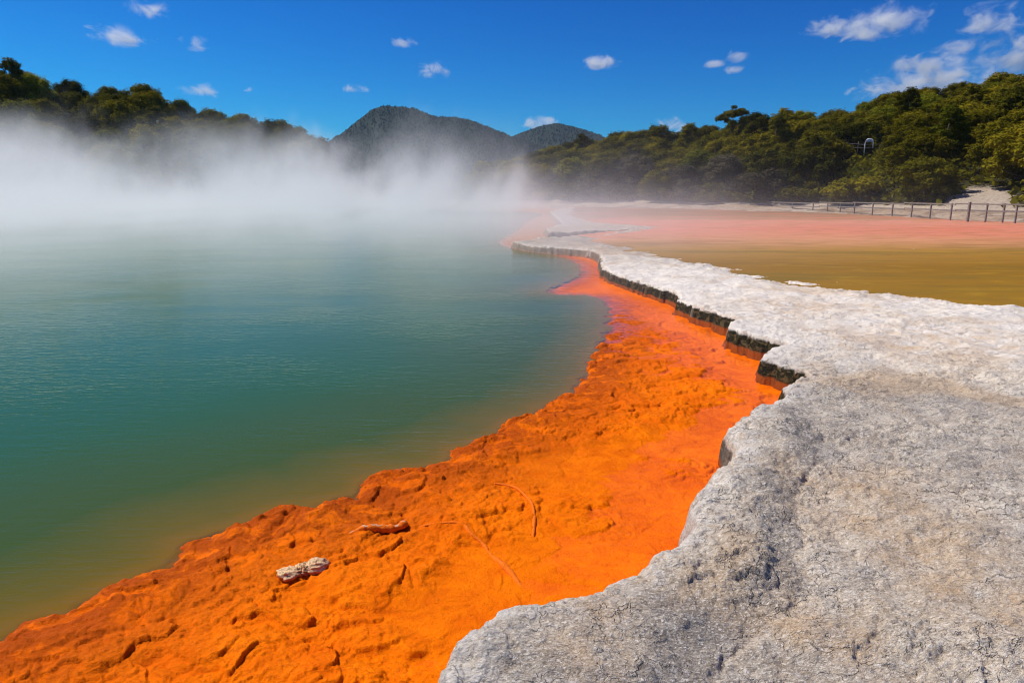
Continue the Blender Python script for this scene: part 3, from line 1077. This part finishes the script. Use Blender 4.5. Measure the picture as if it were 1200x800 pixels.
# undergrowth covering the soil between the trees
rng = np.random.RandomState(77)
pp = []
for side, a0, a1, n in ((1, rad(-5), rad(60), 60000), (-1, rad(-60), rad(-13), 26000)):
    A = a0 + rng.rand(n) * (a1 - a0)
    b = base_r(A) if side > 0 else base_l(A)
    R = b + 0.8 + rng.rand(n) * (126 - b)
    if side > 0:
        kk = bare_r(R, A) < 0.4 + 0.15 * rng.normal(size=n)
        A, R = A[kk], R[kk]
    x, y = R * np.sin(A), R * np.cos(A)
    lump = np.clip(0.55 + 0.8 * fbm(x * .5, y * .5, 2, 99), 0.05, 2)
    z = hill_h(R, A, side) + rng.rand(len(A)) ** .6 * 1.1 * lump
    pp.append(np.stack([x, y, z], -1))
p = np.concatenate(pp)
n = len(p)
nrm = rng.normal(size=(n, 3)) * .7 + np.array([0, -0.3, 0.8])
nrm /= np.linalg.norm(nrm, axis=1)[:, None]
t = np.cross(nrm, rng.normal(size=(n, 3)))
t /= np.linalg.norm(t, axis=1)[:, None]
b = np.cross(nrm, t)
s = (0.16 + .22 * rng.rand(n))[:, None]
Vv = np.stack([p + t * s, p + b * s * .6, p - t * s, p - b * s * .6], 1).reshape(-1, 3)
mesh_np('undergrowth', Vv, np.arange(len(Vv)).reshape(-1, 4), M_LEAF_B, kind='stuff', smooth=False, label='low undergrowth between the trees on both hills', cat='undergrowth')

# sandy far bank
A = np.linspace(rad(-80), rad(70), 420)
T = np.linspace(0, 1, 16)
gT, gA = np.meshgrid(T, A, indexing='ij')
mixr = sst(rad(-9), rad(-1), gA)
b = base_l(gA) * (1 - mixr) + base_r(gA) * mixr
depth = 11 + 3.5 * fbm(gA * 14, gA * 0 + 3, 3, 101)
r = b + 2.5 - depth * (1 - gT)
zz = -0.25 + 0.95 * gT ** 0.8 + 0.10 * fbm(r * np.sin(gA) * .6, r * np.cos(gA) * .6, 3, 103) * np.sin(gT * 3.1)
bv = np.stack([r * np.sin(gA), r * np.cos(gA), zz], -1)
mesh_np('bank', bv.reshape(-1, 3), grid_faces(*r.shape), M_BANK, kind='structure', label='low pale sandy bank along the far shore')


# ------------------------------------------------------------------ boardwalk fence on the right
def fence_pt(u, v, d):
    q = ray(u, v)
    return Vector((q.x, q.y, q.z)) * (d / math.hypot(q.x, q.y)) + Vector((0, 0, EYE))


top_px = [(822, 238.6, 74), (900, 237.6, 68), (960, 237.5, 62), (1000, 237.8, 58), (1060, 238.2, 53), (1120, 239.0, 48), (1175, 239.6, 46), (1215, 240.2, 45), (1300, 241, 44)]
low_px = [(822, 241.8, 74), (900, 241.2, 68), (960, 241.6, 62), (1000, 243.0, 58), (1060, 244.6, 53), (1120, 246.4, 48), (1175, 247.6, 46), (1215, 248.4, 45), (1300, 250, 44)]
P_top = [fence_pt(*q) for q in top_px]
P_low = [fence_pt(*q) for q in low_px]
fe = empty('boardwalk_fence', P_top[0], 'weathered grey wooden post and rail fence along the far shore of the pink water', 'fence')


def local(pts):
    return [tuple(Vector(p) - fe.location) for p in pts]


def rail(pts, rr0, name):
    Vv, Ff = [], []
    for a_, b_ in zip(pts[:-1], pts[1:]):
        d = Vector(b_) - Vector(a_)
        c = (Vector(a_) + Vector(b_)) / 2
        bv_, bf_ = boxes([(c, (d.length / 2 + 0.02, 0.03, rr0), math.atan2(d.y, d.x))])
        o = len(Vv)
        Vv += bv_
        Ff += [[k + o for k in q] for q in bf_]
    return mesh_np(name, np.array(Vv) - np.array(fe.location), Ff, M_WOOD, fe, smooth=False)


rail(P_top, 0.036, 'rail')
rail(P_low, 0.046, 'rail')
for i in range(22):
    t = i / 21 * (len(P_top) - 1)
    k = min(int(t), len(P_top) - 2)
    f = t - k
    pt = P_top[k].lerp(P_top[k + 1], f)
    lean = rt.uniform(-.03, .03)
    h = 1.35 if k >= 4 else 0.95
    v_, f_ = boxes([((pt.x, pt.y + .07, pt.z + 0.05 - h / 2), (0.038, 0.038, h / 2), lean)])
    mesh_np('post', np.array(v_) - np.array(fe.location), f_, M_WOOD, fe, smooth=False)
pt = fence_pt(1135, 240, 46.5)
v_, f_ = boxes([((pt.x, pt.y - .1, pt.z - 0.65), (0.055, 0.055, 0.8), 0)])
mesh_np('post', np.array(v_) - np.array(fe.location), f_, M_WOOD, fe, smooth=False)

# ------------------------------------------------------------------ white arch and railing at the lookout on the right hill
d_arch = 86.0
pa = fence_pt(1018, 174, d_arch)
ga_ = empty('lookout_arch', pa, 'small white arched frame standing at a lookout among the hillside trees', 'arch', rz=-arch_az)
pts = [(-.48, 0, -.9), (-.46, 0, 0.65), (-.40, 0, 1.0), (-.25, 0, 1.2), (0, 0, 1.24), (.25, 0, 1.2), (.40, 0, 1.0), (.46, 0, .65), (.46, 0, .0)]
Vv, Ff = tube([(a_ * .85, b_, c_ * .8) for a_, b_, c_ in pts], [.05] * 9, 8)
mesh_np('arch_frame', np.array(Vv), Ff, M_WHITE, ga_)
v_, f_ = boxes([((0, .05, .82), (.34, .03, .12), 0)])
mesh_np('arch_panel', np.array(v_), f_, M_WHITE, ga_, smooth=False)
fl = empty('lookout_railing', pa, 'thin grey metal railing running beside the white arch on the hill', 'railing', rz=-arch_az)
for zz_ in (0.05, .42):
    Vv, Ff = tube([(-3.2, 0.1, zz_ + .3), (-.6, .1, zz_), (3.2, .1, zz_ - .05)], [.025] * 3, 6)
    mesh_np('rail', np.array(Vv), Ff, M_WOOD, fl)
for k in range(7):
    xk = -3.2 + k * 6.4 / 6
    if abs(xk) < .3:
        continue
    Vv, Ff = tube([(xk, .1, -.9), (xk, .1, .75 if xk < -.6 else .42)], [.022] * 2, 6)
    mesh_np('post', np.array(Vv), Ff, M_WOOD, fl)
hut_p = fence_pt(994, 168, 88)
hu = empty('lookout_hut', hut_p, 'low timber shelter with sunlit yellow roof edge left of the white arch', 'shelter', rz=-arch_az)
v_, f_ = boxes([((-.3, 0.9, -0.5), (.8, .7, .75), 0)])
mesh_np('hut_wall', np.array(v_), f_, M_BARK, hu, smooth=False)
v_, f_ = boxes([((-.3, 0.8, 0.33), (1.0, .95, .07), 0)])
mesh_np('roof', np.array(v_), f_, M_YEL, hu, smooth=False)

# ------------------------------------------------------------------ encrusted sticks and stones on the orange shelf
M_CRUST = None


def mat_crust(name, base, white, amount, up=0.35):
    m = Mat(name)
    P = m.pos()
    n = m.noise(P, 38, 4, 0.6)
    n2 = m.noise(P, 110, 3, 0.6)
    nz = m.xyz(m.node('ShaderNodeNewGeometry').outputs['Normal'])[2]
    c = m.mix(n2.step(.35, .65), base, tuple(k * .85 for k in base))
    c = m.mix((nz * 0.5 + n * 0.9 + n2 * .3).step(1.28 - amount, 1.36 - amount), c, m.mix(n2.step(.4, .6), white, tuple(k * .55 for k in white)))
    m.principled(c, .8, m.bump(n2, .8, .01), .2)
    return m.m


M_STICK = mat_crust('encrusted_wood', (0.86, 0.168, 0.001), (0.78, 0.62, 0.45), 0.20)
M_TWIG = mat_crust('crusted_twig', (0.84, 0.165, 0.001), (0.80, 0.55, 0.35), 0.06)
M_STONE = mat_crust('encrusted_stone', (0.70, 0.19, 0.04), (0.80, 0.52, 0.28), 0.54)


def shelf_pts(px, lift):
    out = []
    for (u, v), l in zip(px, lift):
        x, y = gp(u, v, 0.02)
        out.append((x, y, max(shelf_z(x, y), -0.005) + l))
    return out


def stick(name, px, radii, lifts, label, cat, seed):
    pts = shelf_pts(px, lifts)
    pts = [tuple(q) for q in smooth_line(pts, 6)]
    rs = np.interp(np.linspace(0, 1, len(pts)), np.linspace(0, 1, len(radii)), radii)
    r2 = random.Random(seed)
    rs = [k * r2.uniform(.8, 1.22) for k in rs]
    Vv, Ff = tube(pts, rs, 12, .14, seed)
    o = mesh_np(name, np.array(Vv), Ff, M_STICK if name == 'log' else M_TWIG, label=label, cat=cat)
    return o


stick('log', [(408, 633), (425, 630), (440, 628), (460, 625), (477, 620)], [.010, .018, .021, .022, .019], [-.016, -.002, .006, .010, .009],
      'short thick orange crusted log with white specks along its top', 'log', 1)
stick('branch', [(477, 622), (510, 621), (540, 622), (552, 631), (566, 638), (575, 648), (590, 660), (603, 672), (616, 690)], [.007, .007, .008, .012, .010, .011, .018, .015, .006], [-.002, -.007, -.008, -.004, -.004, -.007, -.006, -.006, -.012],
      'long crooked orange branch running from the log toward the white terrace', 'branch', 2)
stick('branch', [(579, 569), (595, 571), (607, 576), (618, 586), (624, 596), (626, 610), (624, 632)], [.007, .009, .009, .008, .009, .011, .006], [-.001, .001, .003, .003, .001, -.002, -.008],
      'short curved branch with white tips on the orange shelf above the long branch', 'branch', 3)


def rock(name, lobes, label, seed):
    import bmesh
    bm = bmesh.new()
    rngk = np.random.RandomState(seed)
    cx = np.mean([l[0] for l in lobes])
    cy = np.mean([l[1] for l in lobes])
    z0 = max(shelf_z(cx, cy), 0.0) - 0.014
    bmesh.ops.create_icosphere(bm, subdivisions=5, radius=1)
    P = np.array([v.co[:] for v in bm.verts])
    F_ = [[v.index for v in f.verts] for f in bm.faces]
    bm.free()
    # one continuous body: each direction reaches to the farthest lobe surface
    C = np.array([cx, cy, z0])
    best = np.full(len(P), 0.02)
    for (lx, ly, r, hz) in lobes:
        q = (np.array([lx, ly, z0 + hz * .2]) - C)
        sc = np.array([1, 1, hz / r])
        Pn, qn = P / sc, q / sc
        a = (Pn * Pn).sum(1)
        b = Pn @ qn
        disc = b * b - a * (qn @ qn - r * r)
        t = np.where(disc > 0, (b + np.sqrt(np.maximum(disc, 0))) / a, 0)
        best = np.maximum(best, t)
    V_ = P * best[:, None]
    V_ += P * (0.013 * fbm(P[:, 0] * 5 + P[:, 2] * 4, P[:, 1] * 5 + P[:, 2] * 3, 4, seed) + 0.006 * plates(fbm(P[:, 0] * 4, P[:, 1] * 4 + P[:, 2] * 9, 2, 3), 4))[:, None]
    o = mesh_np(name, V_, F_, M_STONE, label=label, cat='rock')
    o.location = C
    return o


c1, c2, cm_ = gp(338, 679, .02), gp(372, 671, .02), gp(355, 674, .02)
rock('rock', [(c1[0], c1[1], .052, .026), (c2[0], c2[1], .056, .036), (cm_[0], cm_[1], .046, .020)], 'pale crusted two lobed stone lying on the orange shelf', 5)

# ------------------------------------------------------------------ clouds
mc = Mat('cloud_vapour')
P = mc.obj()
x, y, z = mc.xyz(P)
loc = mc.node('ShaderNodeObjectInfo').outputs['Location']
va = mc.node('ShaderNodeVectorMath', operation='ADD')
mc.t.links.new(P, va.inputs[0])
mc.t.links.new(loc, va.inputs[1])
geo = mc.pos()
nz1 = mc.noise(mc.scale(geo, (1, 0.6, 1.3)), 0.017, 7, 0.62, 0.5)
r2 = (x * x + y * y + z * z)
fall = 1.0 - r2._m('POWER', 0.6)
d = (fall * 0.85 + (nz1 - 0.5) * 2.9 - 0.34 - (z * -1.0).step(0.25, 0.8) * 0.25).step(0.0, 0.8)
pv = mc.node('ShaderNodeVolumeScatter')
pv.inputs['Color'].default_value = (0.99, 0.99, 0.995, 1)
pv.inputs['Anisotropy'].default_value = 0.15
mc.put(pv.inputs['Density'], d * 0.024)
mc.t.links.new(pv.outputs[0], mc.out.inputs['Volume'])
mc.m.cycles.volume_step_rate = 0.6
import bmesh
bm = bmesh.new()
bmesh.ops.create_icosphere(bm, subdivisions=3, radius=1)
cme = bpy.data.meshes.new('cloud')
bm.to_mesh(cme)
bm.free()
cme.materials.append(mc.m)
CL = [(140, 44, 68, 30, 'bright white puff above the left hill'), (176, 10, 52, 26, 'white puff touching the top of the sky at upper left'), (231, 52, 40, 18, 'small torn wisp right of the bright left puff'),
      (233, 105, 52, 20, 'white puff just above the left hill crest'), (291, 105, 20, 9, 'tiny puff above the falling left ridge'), (472, 50, 32, 14, 'faint small wisp high above the mountain peak'),
      (508, 83, 42, 24, 'small bright puff above the mountain'), (414, 104, 34, 12, 'thin flat wisp left of the peak'), (703, 73, 58, 18, 'thin white streak above the low rise'),
      (632, 144, 50, 22, 'white cloud peeping over the mountain saddle'), (789, 150, 48, 26, 'white cloud peeping over the right skyline'), (864, 67, 38, 20, 'largest puff of the trio right of centre'),
      (836, 75, 34, 12, 'left puff of the trio right of centre'), (863, 83, 30, 12, 'lower puff of the trio right of centre'), (1038, 26, 104, 40, 'broad white cloud high in the right sky'),
      (982, 32, 80, 24, 'thin tail left of the broad high cloud'), (1014, 43, 52, 18, 'small puff hanging below the broad high cloud'), (1164, 26, 74, 42, 'bright cloud in the upper right corner'),
      (1192, 66, 84, 60, 'thick cloud cut by the right border'), (1084, 74, 90, 26, 'thin flat cloud over the bank of cloud'), (1094, 100, 150, 60, 'large cloud bank rising behind the right hill'),
      (1124, 56, 60, 22, 'hazy wisp under the corner cloud'), (996, 108, 24, 12, 'tiny faint puff left of the cloud bank')]
rc = random.Random(4)
for u, v, w, h, lab in CL:
    dist = rc.uniform(2600, 3300)
    q = ray(u, v).normalized()
    o = bpy.data.objects.new('cloud', cme)
    COL.objects.link(o)
    o.location = q * dist
    k = dist / math.sqrt(F * F + (u - 600) ** 2 + (v - 400) ** 2)
    o.scale = (w * k * .62, w * k * .5, h * k * .62)
    o.rotation_euler = (0, 0, -math.atan2(q.x, q.y))
    tag(o, lab, 'cloud', 'clouds in the blue sky')

# ------------------------------------------------------------------ steam over the pool: a density grid filled by a field
gt = bpy.data.node_groups.new('steam_field', 'GeometryNodeTree')
gt.interface.new_socket('Geometry', in_out='OUTPUT', socket_type='NodeSocketGeometry')
go = gt.nodes.new('NodeGroupOutput')
pn_ = gt.nodes.new('GeometryNodeInputPosition').outputs[0]


class G:
    t = gt

    @staticmethod
    def noise(vec, sc, detail, rough=.55, scale=(1, 1, 1), loc=(0, 0, 0)):
        m1 = gt.nodes.new('ShaderNodeVectorMath')
        m1.operation = 'MULTIPLY_ADD'
        gt.links.new(vec, m1.inputs[0])
        m1.inputs[1].default_value = scale
        m1.inputs[2].default_value = loc
        n = gt.nodes.new('ShaderNodeTexNoise')
        gt.links.new(m1.outputs[0], n.inputs['Vector'])
        n.inputs['Scale'].default_value = sc
        n.inputs['Detail'].default_value = detail
        n.inputs['Roughness'].default_value = rough
        return E(gt, n.outputs[0])


sx = gt.nodes.new('ShaderNodeSeparateXYZ')
gt.links.new(pn_, sx.inputs[0])
x, y, z = [E(gt, o) for o in sx.outputs]
nb = G.noise(pn_, 0.085, 3, .5, (1, .35, .35), (3.3, 8.1, 0))          # broad banks and columns
nm_ = G.noise(pn_, 0.24, 4, .6, (1, .8, .55), (1.7, 0, 2.0))         # curls
lean = gt.nodes.new('ShaderNodeCombineXYZ')
gt.links.new((x - z * 0.30 - (nm_ - 0.5) * 7.0).s, lean.inputs[0])
gt.links.new((y + (nb - 0.5) * 8.0).s, lean.inputs[1])
gt.links.new(z.s, lean.inputs[2])
st_ = G.noise(lean.outputs[0], 0.30, 5, .60, (1, .10, .34), (4.4, 2.2, 1.0))   # rising streaks
xr = x - y * 0.05                                                     # distance right of the pool's right shore line
inpool = xr.step(7.0, -6.0)
lefty = xr.step(-2.0, -26.0)
begin = (y + lefty * 7.0).step(4.0, 38.0)
q = (nb - 0.5) * 3.0 + (st_ - 0.5) * 4.4 + (nm_ - 0.5) * 1.3 + 0.46 + lefty * 0.14 - z * 0.145
body = q.step(0.0, 0.46)
low = ((z * -1.0) / 1.2).exp()
dens = body * begin * inpool * (0.45 + lefty * 0.75) * (low * 0.085 + 0.040) * z.step(12.0, 6.0) * (y * 0.14 - z).step(-1.2, 1.0)
fw = G.noise(pn_, 0.55, 3, .5, (1, .30, .30), (7.7, 3.1, 0))          # torn forward mist
mist = inpool * (0.45 + lefty * 0.7) * (y + lefty * 5.0).step(6.0, 19.0) * ((z * -1.0) / 1.3).exp() * ((fw - 0.5) * 6.0 + (nb - 0.5) * 3.0 + 0.26).clamp() * (y * 0.10 + 0.4 - z).step(-0.8, 0.6)
dens = dens + mist * 0.125
# taller plumes leaning with the breeze
pl_ = None
for px_, py_, hh, amp, wd_ in ((-30, 52, 6.5, 1.0, 7.0), (-39, 58, 5.0, .8, 9.0), (-23, 50, 4.5, .8, 6.0), (-18, 56, 5.0, .8, 6.0), (-13.5, 52, 6.0, .8, 5.0), (-9.0, 58, 5.5, 1.0, 6.0),
                                (-5.0, 55, 6.0, .8, 4.0), (-2.0, 60, 5.0, 1.0, 6.0), (1.5, 62, 4.0, .8, 5.0)):
    dx = x - px_ - z * 0.22 - (nb - 0.5) * 13.0 - (nm_ - 0.5) * 11.0
    dy = y - py_
    gs = ((dx * dx) / -wd_ + (dy * dy) / -50.0).exp() * ((z * -1.0) / (hh * 1.25)).exp() * amp
    pl_ = gs if pl_ is None else pl_ + gs
core = pl_ * 1.25 + (st_ - 0.5) * 2.6 + (nm_ - 0.5) * 1.8 - 0.50
dens = dens + core.step(0.0, 0.9) * pl_.step(0.0, 0.35) * z.step(13.0, 6.0) * 0.085
# thin drifting vapour close over the pink flats and along the far shore
wisp = (nm_ * .6 + nb * .6).step(0.42, 0.78)
thin = xr.step(-3.0, 2.0) * y.step(21.0, 40.0) * ((z * -1.0) / 0.55).exp() * x.step(36.0, 6.0) * (wisp * 0.7 + 0.3)
dens = dens + thin * 0.030
shore = xr.step(-4.0, 2.0) * y.step(50.0, 64.0) * x.step(24.0, 14.0) * (q + 0.25 - z * 0.10).step(0.1, 0.8)
dens = dens + shore * 0.012
tx, ty = x - 1.0, y - 29.0                                             # bank of vapour over the far tip of the terrace
veil = ((tx * tx) / -55.0 + (ty * ty) / -170.0).exp() * ((z * -1.0) / 0.8).exp() * (wisp * 0.8 + 0.35)
dens = dens + veil * 0.13
vc = gt.nodes.new('GeometryNodeVolumeCube')
gt.links.new((dens * z.step(0.0, 0.25)).s, vc.inputs['Density'])
vc.inputs['Min'].default_value = (-66, 5, 0.03)
vc.inputs['Max'].default_value = (44, 84, 19)
vc.inputs['Resolution X'].default_value = 300
vc.inputs['Resolution Y'].default_value = 160
vc.inputs['Resolution Z'].default_value = 56
ms = Mat('steam')
vp = ms.node('ShaderNodeVolumePrincipled')
vp.inputs['Color'].default_value = (0.985, 0.985, 0.985, 1)
vp.inputs['Density'].default_value = 1.0
vp.inputs['Anisotropy'].default_value = 0.25
ms.t.links.new(vp.outputs[0], ms.out.inputs['Volume'])
ms.m.cycles.volume_step_rate = 2.0
sm = gt.nodes.new('GeometryNodeSetMaterial')
sm.inputs['Material'].default_value = ms.m
gt.links.new(vc.outputs[0], sm.inputs[0])
gt.links.new(sm.outputs[0], go.inputs[0])
vol = bpy.data.volumes.new('steam')
vol.materials.append(ms.m)
so = bpy.data.objects.new('steam', vol)
COL.objects.link(so)
so.modifiers.new('field', 'NODES').node_group = gt
tag(so, 'white steam rising off the hot pool and drifting over it', 'steam', kind='stuff')

# ------------------------------------------------------------------ far air
HAZE = 0.00006
if HAZE:
    mh = Mat('haze')
    vh = mh.node('ShaderNodeVolumePrincipled')
    vh.inputs['Color'].default_value = (0.42, 0.70, 1.0, 1)
    vh.inputs['Density'].default_value = HAZE
    vh.inputs['Anisotropy'].default_value = 0.1
    mh.t.links.new(vh.outputs[0], mh.out.inputs['Volume'])
    mh.m.cycles.homogeneous_volume = True
    v_, f_ = boxes([((0, 980, 120), (2150, 1250, 127.5), 0)])
    mesh_np('haze', np.array(v_), f_, mh.m, smooth=False, kind='stuff', label='thin blue air between the viewer and the mountain', cat='haze')

# ------------------------------------------------------------------ light
SUN_AZ, SUN_EL = rad(-68), rad(54)          # azimuth from +Y toward +X
wd = bpy.data.worlds.new('World')
S.world = wd
wd.use_nodes = True
nt = wd.node_tree
nt.nodes.clear()
wo = nt.nodes.new('ShaderNodeOutputWorld')
bg = nt.nodes.new('ShaderNodeBackground')
sk = nt.nodes.new('ShaderNodeTexSky')
sk.sky_type = 'NISHITA'
sk.sun_disc = False
sk.sun_elevation = SUN_EL
sk.sun_rotation = SUN_AZ
sk.altitude = 300
sk.air_density = 1.0
sk.dust_density = 0.1
sk.ozone_density = 4.0
# deepen the blue of the clear sky channel by channel
sep = nt.nodes.new('ShaderNodeSeparateColor')
com = nt.nodes.new('ShaderNodeCombineColor')
nt.links.new(sk.outputs[0], sep.inputs[0])
for i, (ex, gain) in enumerate(((2.6, 0.22), (1.75, 0.78), (1.2, 0.95))):
    v = ((E(nt, sep.outputs[i]) * 0.10).min(1.25)).pow(ex) * (gain / 0.10)
    nt.links.new(v.s, com.inputs[i])
nt.links.new(com.outputs[0], bg.inputs[0])
bg.inputs[1].default_value = 0.10
nt.links.new(bg.outputs[0], wo.inputs[0])

sl = bpy.data.lights.new('sun', 'SUN')
sl.energy = 4.9
sl.angle = rad(0.53)
sl.color = (1.0, 0.94, 0.85)
sun = bpy.data.objects.new('sun', sl)
COL.objects.link(sun)
dirv = Vector((math.sin(SUN_AZ) * math.cos(SUN_EL), math.cos(SUN_AZ) * math.cos(SUN_EL), math.sin(SUN_EL)))
sun.rotation_euler = dirv.to_track_quat('Z', 'Y').to_euler()
sun.location = dirv * 60

# ------------------------------------------------------------------ render settings
S.render.engine = 'CYCLES'
S.view_settings.view_transform = 'Standard'
S.view_settings.look = 'None'
S.view_settings.exposure = 0.16
S.view_settings.gamma = 1.0
S.view_settings.use_curve_mapping = False
c = S.cycles
c.filter_width = 1.1
c.max_bounces = 8
c.diffuse_bounces = 2
c.glossy_bounces = 2
c.transmission_bounces = 2
c.transparent_max_bounces = 12
c.volume_bounces = 3
c.volume_max_steps = 512
c.use_denoising = True
try:
    c.denoiser = 'OPENIMAGEDENOISE'
except Exception:
    pass
